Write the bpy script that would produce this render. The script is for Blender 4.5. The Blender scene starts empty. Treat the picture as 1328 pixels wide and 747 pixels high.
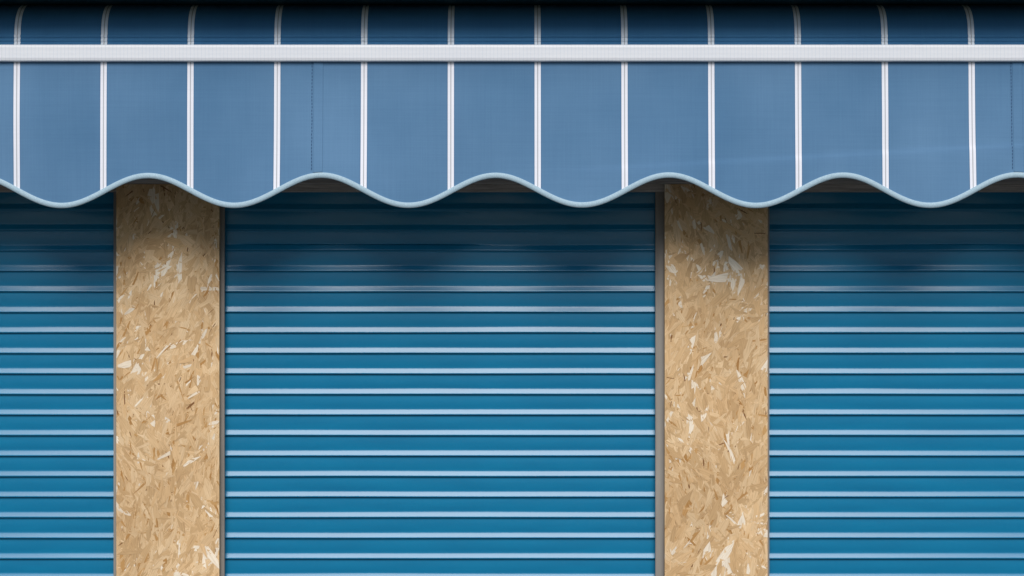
import bpy, bmesh, math, random
from mathutils import Vector, Matrix, noise
random.seed(7)
C = bpy.context
F = 2158.0; D = 6.0; CZ = 1.75
def X(px, y=0): return (px-664)*(D+y)/F
def Z(py, y=0): return CZ-(py-373.5)*(D+y)/F
PXM = D/F
PER = 703*PXM      # bay spacing

# ---------------------------------------------------------------- helpers
def link(o, parent=None):
    C.scene.collection.objects.link(o)
    if parent: o.parent = parent
    return o
def mesh_obj(name, verts, faces, mat=None, parent=None, smooth=False):
    me = bpy.data.meshes.new(name)
    me.from_pydata(verts, [], faces); me.update()
    if mat: me.materials.append(mat)
    if smooth:
        for p in me.polygons: p.use_smooth = True
    return link(bpy.data.objects.new(name, me), parent)
def empty(name, loc=(0,0,0)):
    e = bpy.data.objects.new(name, None); e.location = loc
    return link(e)
def box(name, x0,x1,y0,y1,z0,z1, mat, parent=None, bevel=0.0):
    bm = bmesh.new()
    bmesh.ops.create_cube(bm, size=1)
    for v in bm.verts:
        v.co = Vector((x0+(v.co.x+.5)*(x1-x0), y0+(v.co.y+.5)*(y1-y0), z0+(v.co.z+.5)*(z1-z0)))
    if bevel: bmesh.ops.bevel(bm, geom=bm.edges[:], offset=bevel, segments=2, affect='EDGES')
    me = bpy.data.meshes.new(name); bm.to_mesh(me); bm.free()
    me.materials.append(mat)
    return link(bpy.data.objects.new(name, me), parent)
def extrude_profile(name, prof, xs, mat, parent=None, wob=None, smooth=True):
    """prof: list of (y,z); swept along list xs."""
    n = len(prof); vs=[]; fs=[]
    for x in xs:
        for (y,z) in prof:
            dy,dz = wob(x,y,z) if wob else (0,0)
            vs.append((x,y+dy,z+dz))
    for i in range(len(xs)-1):
        for j in range(n-1):
            a=i*n+j
            fs.append((a,a+1,a+n+1,a+n))
    return mesh_obj(name, vs, fs, mat, parent, smooth)
def lin(a,b,n): return [a+(b-a)*i/(n-1) for i in range(n)]

class M:
    def __init__(s, name, rough=0.6, spec=0.5, col=(.5,.5,.5)):
        s.m = bpy.data.materials.new(name); s.m.use_nodes=True
        s.nt = s.m.node_tree; s.b = s.nt.nodes['Principled BSDF']
        s.b.inputs['Roughness'].default_value = rough
        s.b.inputs['Specular IOR Level'].default_value = spec
        s.b.inputs['Base Color'].default_value = (*col,1)
    def n(s, t, **k):
        nd = s.nt.nodes.new(t)
        for a,v in k.items(): setattr(nd,a,v)
        return nd
    def l(s,a,b): s.nt.links.new(a,b)
    def coords(s, scale=(1,1,1), kind='Object'):
        tc=s.n('ShaderNodeTexCoord'); mp=s.n('ShaderNodeMapping')
        mp.inputs['Scale'].default_value=scale
        s.l(tc.outputs[kind], mp.inputs['Vector']); return mp.outputs[0]
    def noise(s, scale=1, detail=4, vec=None, rough=.5):
        nd=s.n('ShaderNodeTexNoise'); nd.inputs['Scale'].default_value=scale
        nd.inputs['Detail'].default_value=detail; nd.inputs['Roughness'].default_value=rough
        if vec: s.l(vec, nd.inputs['Vector'])
        return nd.outputs['Fac']
    def ramp(s, fac, stops):
        nd=s.n('ShaderNodeValToRGB'); cr=nd.color_ramp
        while len(cr.elements)<len(stops): cr.elements.new(0.5)
        for e,(p,c) in zip(cr.elements,stops):
            e.position=p; e.color=(*c,1) if len(c)==3 else c
        s.l(fac, nd.inputs[0]); return nd.outputs[0]
    def mix(s, a, b, fac, mode='MIX'):
        nd=s.n('ShaderNodeMix', data_type='RGBA', blend_type=mode)
        for v,i in ((fac,0),(a,6),(b,7)):
            if hasattr(v,'is_linked') or isinstance(v,bpy.types.NodeSocket): s.l(v, nd.inputs[i])
            elif isinstance(v,(int,float)): nd.inputs[i].default_value=v
            else: nd.inputs[i].default_value=(*v,1)
        return nd.outputs[2]
    def math(s, op, a, b=None, c=None):
        nd=s.n('ShaderNodeMath', operation=op)
        for i,v in enumerate((a,b,c)):
            if v is None: continue
            if isinstance(v,(int,float)): nd.inputs[i].default_value=v
            else: s.l(v, nd.inputs[i])
        return nd.outputs[0]
    def bump(s, h, strength=.3, dist=.001):
        nd=s.n('ShaderNodeBump'); nd.inputs['Strength'].default_value=strength
        nd.inputs['Distance'].default_value=dist
        s.l(h, nd.inputs['Height']); s.l(nd.outputs[0], s.b.inputs['Normal'])
    def base(s, c): s.l(c, s.b.inputs['Base Color'])

# ---------------------------------------------------------------- materials
# shutter paint
m = M('shutter_paint', .31, .32)
nz = m.noise(3,5,m.coords((1.2,1,9)))
n2 = m.noise(2,4,m.coords((.8,.7,3)))
c = m.ramp(nz, [(.3,(.0006,.158,.305)),(.7,(.001,.185,.345))])
c = m.mix(c,(.006,.115,.24), m.math('MULTIPLY',n2,.25))
m.base(c)
m.b.inputs['Coat Weight'].default_value=.5
m.b.inputs['Coat Roughness'].default_value=.25
m.b.inputs['Coat IOR'].default_value=1.5
MAT_SH = m.m
# galvanised rail
m = M('galvanised_rail', .6, .4)
m.base(m.ramp(m.noise(20,4,m.coords((1,1,.1))),[(.3,(.19,.17,.15)),(.7,(.31,.285,.25))]))
MAT_RAIL = m.m
# osb
m = M('osb_strands', .62, .3)
at = m.n('ShaderNodeAttribute', attribute_name='flake'); 
uv = m.n('ShaderNodeUVMap'); uv.uv_map='UVMap'
mp = m.n('ShaderNodeMapping'); mp.inputs['Scale'].default_value=(14,480,1); m.l(uv.outputs[0],mp.inputs[0])
g = m.noise(1,5,mp.outputs[0],.62)
gr = m.ramp(g,[(.28,(.58,.46,.33)),(.48,(.98,.97,.96)),(.75,(1.16,1.15,1.13))])
c = m.mix(at.outputs['Color'], gr, .9,'MULTIPLY')
blot = m.ramp(m.noise(7,3,m.coords()),[(.35,(.88,.82,.75)),(.65,(1,1,1))])
c = m.mix(c, blot, .6,'MULTIPLY')
m.base(c); m.bump(g,.5,.0008)
MAT_OSB = m.m
m = M('osb_core', .8, .2)
m.base(m.ramp(m.noise(60,5,m.coords((1,1,.25))),[(.3,(.20,.13,.07)),(.7,(.46,.34,.2))])); MAT_CORE=m.m
# weathered timber
m = M('weathered_timber', .8, .2)
g=m.noise(6,6,m.coords((1.5,30,40)),.65)
m.base(m.ramp(g,[(.3,(.25,.225,.20)),(.7,(.60,.55,.50))])); m.bump(g,.6,.002); MAT_TIM=m.m

# awning canvas
SP = 112.55*(D-.36)/F        # stripe spacing (m)
X0 = X(22,-.36)
def canvas(name, basecol, wcol=(.80,.81,.86)):
    m = M(name, .80, .28)
    tc=m.n('ShaderNodeTexCoord'); sx=m.n('ShaderNodeSeparateXYZ'); m.l(tc.outputs['Object'],sx.inputs[0])
    t=m.math('SUBTRACT',sx.outputs[0],X0-SP/2)
    t=m.math('MODULO',m.math('ADD',t,SP*100),SP)
    t=m.math('ABSOLUTE',m.math('SUBTRACT',t,SP/2))      # distance from stripe centre
    stripe=m.math('MULTIPLY',m.math('LESS_THAN',t,.0106),m.math('GREATER_THAN',t,.0015))
    thin=m.math('LESS_THAN',t,.0016)
    edge=m.math('MULTIPLY',m.math('LESS_THAN',t,.0128),m.math('GREATER_THAN',t,.0106))
    wv=m.noise(1,2,m.coords((380,1,5))); wh=m.noise(1,2,m.coords((5,1,380)))
    weave=m.math('ADD',wv,wh)
    cloud=m.noise(2.4,5,m.coords((1,1,.7)))
    bc=m.mix(tuple(k*.86 for k in basecol),(basecol[0]*1.35,basecol[1]*1.14,basecol[2]*1.06),m.ramp(cloud,[(.3,(0,0,0)),(.7,(1,1,1))]))
    wr=m.ramp(m.math('MULTIPLY',weave,.5),[(.36,(.86,.88,.91)),(.64,(1.10,1.09,1.07))])
    bc=m.mix(bc,wr,.42,'MULTIPLY')
    c=m.mix(bc,tuple(k*.8 for k in basecol),edge)
    white=m.mix(wcol,wr,.2,'MULTIPLY')
    c=m.mix(c,white,stripe)
    c=m.mix(c,tuple(k*.52 for k in wcol),thin)
    m.base(c); m.bump(weave,.15,.0004)
    return m.m
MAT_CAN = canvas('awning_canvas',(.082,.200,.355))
MAT_CAN_SHADED = canvas('awning_canvas_shaded',(.036,.155,.32),(.70,.76,.82))  # same canvas, hood shade painted in: darker blue, dimmer stripes
m=M('awning_binding',.8,.25)
m.base(m.ramp(m.noise(1,3,m.coords((300,300,300))),[(.3,(.29,.41,.48)),(.7,(.40,.53,.60))])); MAT_BIND=m.m
m=M('seam_thread',.8,.2,(.03,.08,.17)); MAT_THREAD=m.m
m=M('front_rail_white',.40,.5)
tc=m.n('ShaderNodeTexCoord'); sx=m.n('ShaderNodeSeparateXYZ'); m.l(tc.outputs['Object'],sx.inputs[0])
f=m.math('FRACT',m.math('MULTIPLY',sx.outputs[0],1/.0125))
rib=m.math('LESS_THAN',f,.16)
c=m.mix((.91,.92,.94),(.82,.85,.89),rib)
c=m.mix(c,m.ramp(m.noise(3,4,m.coords((1,1,6))),[(.3,(.94,.95,.97)),(.7,(1,1,1))]),1,'MULTIPLY')
m.base(c); MAT_BAR=m.m
m=M('hood_paint',.45,.4); m.base(m.ramp(m.noise(4,4,m.coords()),[(.3,(.004,.035,.05)),(.7,(.008,.05,.07))])); MAT_HOOD=m.m
m=M('blue_wall',.7,.3); m.base(m.ramp(m.noise(3,6,m.coords()),[(.3,(.01,.09,.17)),(.7,(.015,.12,.21))])); MAT_WALL=m.m
m=M('paving',.9,.2)
br=m.n('ShaderNodeTexBrick'); br.inputs['Scale'].default_value=1; br.offset=.5
br.inputs['Brick Width'].default_value=.6; br.inputs['Row Height'].default_value=.4; br.inputs['Mortar Size'].default_value=.006
br.inputs['Color1'].default_value=(.10,.10,.10,1); br.inputs['Color2'].default_value=(.13,.13,.125,1); br.inputs['Mortar'].default_value=(.05,.05,.05,1)
m.l(m.coords(),br.inputs['Vector'])
m.base(m.mix(br.outputs[0],m.ramp(m.noise(12,6,m.coords()),[(.3,(.75,.75,.75)),(.7,(1,1,1))]),1,'MULTIPLY')); MAT_PAV=m.m
m=M('ground_grass',.95,.1); m.base(m.ramp(m.noise(.6,8,m.coords()),[(.3,(.04,.06,.03)),(.7,(.07,.10,.045))])); MAT_GR=m.m
m=M('roof_felt',.9,.2); m.base(m.ramp(m.noise(9,6,m.coords()),[(.3,(.05,.05,.052)),(.7,(.09,.09,.09))])); MAT_ROOF=m.m
m=M('foliage',.8,.2); m.base(m.ramp(m.noise(.8,4,m.coords()),[(.3,(.02,.05,.02)),(.7,(.05,.10,.035))])); MAT_LEAF=m.m
m=M('bark',.9,.1); m.base(m.ramp(m.noise(6,4,m.coords()),[(.3,(.05,.04,.03)),(.7,(.11,.085,.065))])); MAT_BARK=m.m

# ---------------------------------------------------------------- roller shutters
PIT = 26.62*PXM
ZH = Z(370.5)                 # top of the rounded ledge
SH_TOP = Z(225); SH_BOT = .12
def slat_profile():
    # (distance below ledge top, y): concave fillet, sloping ledge, nose, tucked return, bowed flat
    pts=[(0,0),(.0015,-.0002),(.0035,-.0008),(.0065,-.0020),(.0100,-.0034),(.0135,-.0048),(.0162,-.0060),
         (.0182,-.0068),(.0197,-.0071),(.0210,-.0068),(.0220,-.0056),(.0226,-.0034),(.0232,-.0010),(.0245,.0004)]
    H=.0245
    for i in range(1,9):
        a=i/9; pts.append((H+(PIT-H)*a, .0004*(1-a)-.0010*math.sin(math.pi*a)))
    return pts
SP_PROF = slat_profile()
def make_shutter(bay):
    x0 = X(292)+bay*PER; x1 = X(851)+bay*PER
    par = empty('roller_shutter', ((x0+x1)/2,0,0))
    prof=[]
    k0=math.ceil((SH_TOP-ZH)/PIT)
    z=ZH+k0*PIT
    while z>SH_BOT+PIT:
        for (u,y) in SP_PROF: prof.append((y, z-u))
        z-=PIT
    prof.append((0,z))
    w=(x1-x0)/2+.03
    sd=bay*13.7
    def wob(x,y,zz):
        row=math.floor((zz-ZH)/PIT+.0001)
        up=max(0,min(1,(zz-ZH+.12)/.25))
        d=noise.noise(Vector((x*2.0+sd,zz*2.0,0)))*.0008 + noise.noise(Vector((x*2.6+sd,row*3.17,0)))*.00012
        s=noise.noise(Vector((x*1.7+sd,row*.7,7)))*(.0010+.0022*up)
        return d,s
    extrude_profile('slats',prof,lin(-w,w,70),MAT_SH,par,wob)
    box('bottom_bar',-w,w,-.014,.014,SH_BOT-.02,z,MAT_SH,par,.003)
    hw=(x1-x0)/2
    wr_ = (6 if bay==0 else 2)*PXM
    for sgn,nm,wd in ((-1,'guide_rail_a',2*PXM),(1,'guide_rail_b',wr_)):
        a=sgn*(hw+.045); b=sgn*(hw-wd+4*PXM if sgn>0 else hw-1*PXM)
        box(nm,min(a,b),max(a,b),-.034,-.016,SH_BOT-.1,SH_TOP,MAT_RAIL,par,.002)
    return par
for b in (-2,-1,0,1,2): make_shutter(b)

# ---------------------------------------------------------------- OSB pillars
PY=-.062
def osb_mesh(seed,w,z0,z1):
    rnd=random.Random(seed)
    vs=[];fs=[];cols=[];uvs=[]
    area=w*(z1-z0); N=int(area*19000)
    for i in range(N):
        depth=i/N
        big=rnd.random()
        if big<.55: L=rnd.uniform(.04,.13); W=rnd.uniform(.006,.020)
        elif big<.86: L=rnd.uniform(.015,.08); W=rnd.uniform(.0015,.006)
        else: L=rnd.uniform(.09,.17); W=rnd.uniform(.020,.040)
        cx=rnd.uniform(0,w); cz=rnd.uniform(z0,z1)
        swirl=noise.noise(Vector((cx*3,cz*2.2,seed+40)))*1.3
        ang=rnd.gauss(math.pi/2-.1+swirl,.45) if rnd.random()<.78 else rnd.uniform(0,math.pi)
        low=max(0,min(1,(1.75-cz)/.8))
        r=rnd.random(); t=rnd.random()
        base=Vector((.76,.56,.335)).lerp(Vector((.66,.44,.225)),t)
        hue=noise.noise(Vector((cx*5,cz*3.5,seed)))
        hue2=noise.noise(Vector((cx*6,cz*5,seed+9)))
        dk=.06+.10*low+.10*max(0,hue2)
        if r<.06+.12*hue: base=Vector((.84,.74,.59))
        elif r<.10+dk and L*W<.0013: base=Vector((.44,.23,.07)).lerp(Vector((.56,.33,.13)),t)
        elif r<.20+dk and W<.007: base=Vector((.24,.115,.04))
        elif r<.38: base=Vector((.58,.385,.195))
        base*=rnd.uniform(.93,1.04)*(1+.10*hue)
        ca,sa=math.cos(ang),math.sin(ang)
        j=lambda k: rnd.uniform(-k,k)
        bend=j(.10)*L
        raw=[(-.5+j(.05),-.5*rnd.uniform(.0,.5)),(-.30,-.5*rnd.uniform(.5,1.0)),(0,-.5*rnd.uniform(.8,1.1)),(.30,-.5*rnd.uniform(.5,1.0)),(.5+j(.07),-.5*rnd.uniform(.0,.4)),
             (.44+j(.07),.5*rnd.uniform(.1,.5)),(.28+j(.05),.5*rnd.uniform(.6,1.0)),(0,.5*rnd.uniform(.8,1.1)),(-.28+j(.05),.5*rnd.uniform(.5,1.0)),(-.46+j(.05),.5*rnd.uniform(.1,.5))]
        pl=[(a*L, b*W+bend*(4*a*a-.5)*.5) for a,b in raw]
        y=-depth*.0018
        tx,tz=rnd.gauss(0,.010),rnd.gauss(0,.010)
        n0=len(vs); ou,ov=rnd.uniform(0,10),rnd.uniform(0,10)
        for (a,b) in pl:
            dx=a*ca-b*sa; dz=a*sa+b*ca
            xx=min(max(cx+dx,0),w); zz=min(max(cz+dz,z0),z1)
            vs.append((xx,y+tx*dx+tz*dz,zz))
            uvs.append((a+ou,b+ov)); cols.append((*base,1))
        fs.append(tuple(range(n0,n0+10)))
    n0=len(vs)
    for q in ((0,z0),(w,z0),(w,z1),(0,z1)):
        vs.append((q[0],.0014,q[1])); uvs.append(q); cols.append((.55,.4,.22,1))
    fs.append((n0,n0+1,n0+2,n0+3))
    me=bpy.data.meshes.new('osb_face'); me.from_pydata(vs,[],fs)
    ul=me.uv_layers.new(name='UVMap'); ca_=me.color_attributes.new('flake','FLOAT_COLOR','POINT')
    for lp in me.loops: ul.data[lp.index].uv=uvs[lp.vertex_index]
    for i,cc in enumerate(cols): ca_.data[i].color=cc
    me.materials.append(MAT_OSB)
    return me
PT=Z(239,PY)
widths={-1:(X(151,PY),X(284.5,PY)),0:(X(862,PY),X(995.5,PY))}
PW=X(284.5,PY)-X(151,PY)
meshes=[osb_mesh(3,PW,.02,PT),osb_mesh(11,PW,.02,PT)]
for k in range(-3,3):
    if k in widths: xa=widths[k][0]
    else: xa=widths[k%2-1][0]+(k-(k%2-1))*PER
    par=empty('osb_pillar',(xa,PY,0))
    link(bpy.data.objects.new('osb_face',meshes[k%2]),par)
    box('board_core',0,PW,.0035,.0185,.02,PT-.001,MAT_CORE,par)
    box('timber_post',.003,PW-.003,.019,.12,.0,PT-.002,MAT_RAIL,par)

# ---------------------------------------------------------------- kiosk building
LX=5.3
kiosk=empty('kiosk_building')
box('lintel_beam',-LX,LX,-.075,.10,Z(239,PY)+.002,Z(239,PY)+.14,MAT_TIM,kiosk,.003)
box('lintel_packer',-LX,LX,-.040,.09,Z(248.5,-.040),Z(239,PY)+.001,MAT_TIM,kiosk)
box('fascia_wall',-LX,LX,-.05,.10,Z(239,PY)+.143,3.35,MAT_WALL,kiosk)
box('end_wall_a',-LX-.12,-LX-.001,-.05,3.2,0,3.35,MAT_WALL,kiosk)
box('end_wall_b',LX+.001,LX+.12,-.05,3.2,0,3.35,MAT_WALL,kiosk)
box('back_wall',-LX,LX,3.0,3.19,0,3.34,MAT_WALL,kiosk)
box('interior_screen',-LX,LX,.14,.18,.001,3.3,MAT_TIM,kiosk)
box('plinth',-LX,LX,-.05,.13,0,.019,MAT_PAV,kiosk)
box('flat_roof',-LX-.25,LX+.25,-.25,3.4,3.352,3.45,MAT_ROOF,kiosk,.01)

# ---------------------------------------------------------------- awning
aw=empty('awning')
AY=-.36
AX=5.0
ztop=Z(79,AY); TW=224.9*(D+AY)/F; xt=X(80,AY)
def edge_z(x,off=0):
    s=math.cos(2*math.pi*(x-xt)/TW)
    return Z(245.0,AY)-(19.5*(D+AY)/F)*s+.0026*noise.noise(Vector((x*2,0,3)))-off
def crease(x,t,p0,p1,amp,w=.006):
    z=ztop-t*(ztop-edge_z(x))
    xa,xb=X(p0[0],AY),X(p1[0],AY)
    u=(x-xa)/(xb-xa)
    if u<0 or u>1.3: return 0
    fade=min(1,u*3)*min(1,(1.3-u)*3)
    zl=Z(p0[1],AY)+(Z(p1[1],AY)-Z(p0[1],AY))*u
    d=(z-zl)/w
    return -amp*fade*(math.exp(-d*d)*.3+1/(1+math.exp(max(-30,min(30,d*1.2)))))
def val_y(x,t):
    return AY - t*.012 + t*t*.018*noise.noise(Vector((x*1.6,t*.6,1))) \
        + t*.006*noise.noise(Vector((x*7,t*1.5,5))) \
        + crease(x,t,(690,226),(1328,190),.0026) + crease(x,t,(430,140),(560,128),.0006,.014)
xs=lin(-AX,AX,1700); NT=60
vs=[];fs=[]
for x in xs:
    ze=edge_z(x)
    for j in range(NT+1):
        t=j/NT
        vs.append((x,val_y(x,t),ztop+.004-(ztop+.004-ze)*t))
n=NT+1
for i in range(len(xs)-1):
    for j in range(NT):
        a=i*n+j; fs.append((a,a+1,a+n+1,a+n))
mesh_obj('valance',vs,fs,MAT_CAN,aw,True)
bprof=[(.001,.004),(-.0025,.0030),(-.0032,-.006),(-.0030,-.0135),(0,-.0150),(.0030,-.0135),(.0035,-.004),(.001,.004)]
vs=[];fs=[];n=len(bprof)
for i,x in enumerate(xs):
    dx=.003; sl=(edge_z(x+dx)-edge_z(x-dx))/(2*dx)
    nx,nz=-sl,1; L=math.hypot(nx,nz); nx/=L; nz/=L
    for (y,u) in bprof:
        vs.append((x+nx*u,val_y(x,1)+y,edge_z(x)+nz*u))
for i in range(len(xs)-1):
    for j in range(n-1):
        a=i*n+j; fs.append((a,a+1,a+n+1,a+n))
mesh_obj('hem_binding',vs,fs,MAT_BIND,aw,True)
def seam(px):
    x0=X(px,AY)
    vs=[];fs=[]
    def q(xa,xb,ta,tb,dy):
        n0=len(vs)
        for (x,t) in ((xa,ta),(xb,ta),(xb,tb),(xa,tb)):
            ze=edge_z(x); vs.append((x,val_y(x,t)-dy,ztop-(ztop-ze)*t))
        fs.append((n0,n0+1,n0+2,n0+3))
    t=.01
    while t<.95:
        dj=random.uniform(-.0006,.0006)
        q(x0-.0014+dj,x0+.0012+dj,t,t+.018,.0016); t+=.030
    mesh_obj('seam_stitching',vs,fs,MAT_THREAD,aw)
    vs=[];fs=[]
    K=60
    for j in range(K+1):
        t=j/K*.985
        for x,dy in ((x0+.004,.0004),(x0+.006,.0022),(x0+.036,.0022),(x0+.038,.0004)):
            ze=edge_z(x); vs.append((x,val_y(x,t)-dy,ztop-(ztop-ze)*t))
    for j in range(K):
        for i in range(3):
            a=j*4+i; fs.append((a,a+1,a+5,a+4))
    mesh_obj('cloth_overlap',vs,fs,MAT_CAN,aw)
for px in (405,1311,-501): seam(px)
# front rail
RZ0=Z(79.5,AY-.016); RZ1=Z(57.5,AY-.016)
r=[(AY+.02,RZ0),(AY-.010,RZ0),(AY-.0150,RZ0+.003),(AY-.0175,RZ0+.012),(AY-.018,(RZ0+RZ1)/2),(AY-.0175,RZ1-.010),
   (AY-.0150,RZ1-.002),(AY-.010,RZ1),(AY+.02,RZ1),(AY+.02,RZ0)]
extrude_profile('front_rail',r,lin(-AX-.02,AX+.02,3),MAT_BAR,aw,smooth=False)
# rolled canvas above rail, curving back under the hood
zb=RZ1-.004; HT=Z(6.5,-.262)
prof=[]
for i in range(25):
    a=i/24; prof.append((AY+.006 - .0040*abs(math.sin(a*math.pi*3)), zb+a*.042))
R0=HT-(zb+.042)
for i in range(1,19):
    a=i/18*math.pi/2*.98
    prof.append((AY+.006+.115*(1-math.cos(a)), zb+.042+(R0+.002)*math.sin(a)))
prof.append((AY+.20,HT+.003))
extrude_profile('canvas_roll',prof,lin(-AX,AX,400),MAT_CAN_SHADED,aw,
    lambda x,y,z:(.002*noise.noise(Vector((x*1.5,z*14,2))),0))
# hood / cassette
HF=-.525
hood=[(-.05,HT),(HF+.01,HT),(HF+.002,HT+.006),(HF,HT+.02),(HF+.01,HT+.11),(HF+.08,HT+.17),(-.05,HT+.22),(-.05,HT)]
extrude_profile('hood',hood,[-AX-.05,AX+.05],MAT_HOOD,aw,smooth=False)
for sx_ in (-1,1):
    box('end_cap_%s'%('a' if sx_<0 else 'b'),min(sx_*(AX+.052),sx_*(AX+.07)),max(sx_*(AX+.052),sx_*(AX+.07)),HF-.01,-.052,RZ0-.02,HT+.22,MAT_HOOD,aw,.004)
for i,px in enumerate((-3.6,-1.2,1.2,3.6)):
    box('folding_arm_%d'%(i+1),px-.55,px+.55,AY+.09,AY+.13,RZ0-.01,RZ0+.03,MAT_BAR,aw,.006)
    box('arm_bracket_%d'%(i+1),px-.05,px+.05,AY+.135,-.052,RZ0-.01,RZ0+.06,MAT_BAR,aw,.006)

# ---------------------------------------------------------------- ground + unseen trees added to cut low sky light and reflections
mesh_obj('ground',[(-400,-400,-.12),(400,-400,-.12),(400,400,-.12),(-400,400,-.12)],[(0,1,2,3)],MAT_GR)
box('pavement',-30,30,-12,8,-.118,-.002,MAT_PAV,None,.01)
rnd=random.Random(5)
tr=empty('sky_blocker_trees',(0,-26,-.12))
vs=[];fs=[];tv=[];tf=[]
for i in range(15):
    cx=-49+i*7+rnd.uniform(-1.2,1.2); cy=rnd.uniform(-2,2); h=rnd.uniform(8,10.5)
    n0=len(tv)
    for k in range(8):
        a=k/8*2*math.pi
        tv.append((cx+.28*math.cos(a),cy+.28*math.sin(a),0)); tv.append((cx+.12*math.cos(a),cy+.12*math.sin(a),h*.75))
    for k in range(8):
        b=(k+1)%8; tf.append((n0+2*k,n0+2*b,n0+2*b+1,n0+2*k+1))
    for cl in range(42):
        u=rnd.random(); zc=h*(.14+.82*u); rr=4.0*math.sin(math.pi*min(.97,.25+.72*u))
        a=rnd.uniform(0,6.283); q=rr*math.sqrt(rnd.random())
        px_,py_=cx+q*math.cos(a),cy+q*math.sin(a)*.8
        for lf in range(40):
            p=Vector((rnd.gauss(0,.6),rnd.gauss(0,.6),rnd.gauss(0,.45)))+Vector((px_,py_,zc))
            nrm=Vector((rnd.gauss(0,1),rnd.gauss(0,1),rnd.gauss(.3,1))).normalized()
            t1=nrm.orthogonal().normalized(); t2=nrm.cross(t1); s=rnd.uniform(.14,.30)
            n1=len(vs)
            vs+= [p-t1*s, p-t2*s*.55, p+t1*s, p+t2*s*.55]; fs.append((n1,n1+1,n1+2,n1+3))
mesh_obj('crowns',vs,fs,MAT_LEAF,tr); mesh_obj('trunks',tv,tf,MAT_BARK,tr)

# ---------------------------------------------------------------- light
EL=46
w=bpy.data.worlds.new('World'); C.scene.world=w; w.use_nodes=True
nt=w.node_tree; bg=nt.nodes['Background']
sky=nt.nodes.new('ShaderNodeTexSky'); sky.sky_type='NISHITA'; sky.sun_disc=False
sky.sun_elevation=math.radians(EL); sky.sun_rotation=math.radians(180)
sky.air_density=1.0; sky.dust_density=1.2; sky.ozone_density=1.5
nt.links.new(sky.outputs[0],bg.inputs[0]); bg.inputs[1].default_value=.09
sl=bpy.data.lights.new('sun','SUN'); sl.energy=3.4; sl.angle=math.radians(38); sl.color=(1,.98,.96)
so=link(bpy.data.objects.new('sun',sl))
d=Vector((0.0,-math.cos(math.radians(EL)),math.sin(math.radians(EL))))
so.rotation_euler=d.to_track_quat('Z','Y').to_euler(); so.location=(0,-8,9)

cam=bpy.data.cameras.new('camera'); cam.sensor_width=36; cam.lens=F/1328*36; cam.clip_end=1500
co=link(bpy.data.objects.new('camera',cam)); co.location=(0,-D,CZ); co.rotation_euler=(math.radians(90),0,0)
C.scene.camera=co
C.scene.view_settings.view_transform='Standard'; C.scene.view_settings.look='None'
C.scene.view_settings.exposure=0; C.scene.view_settings.gamma=1
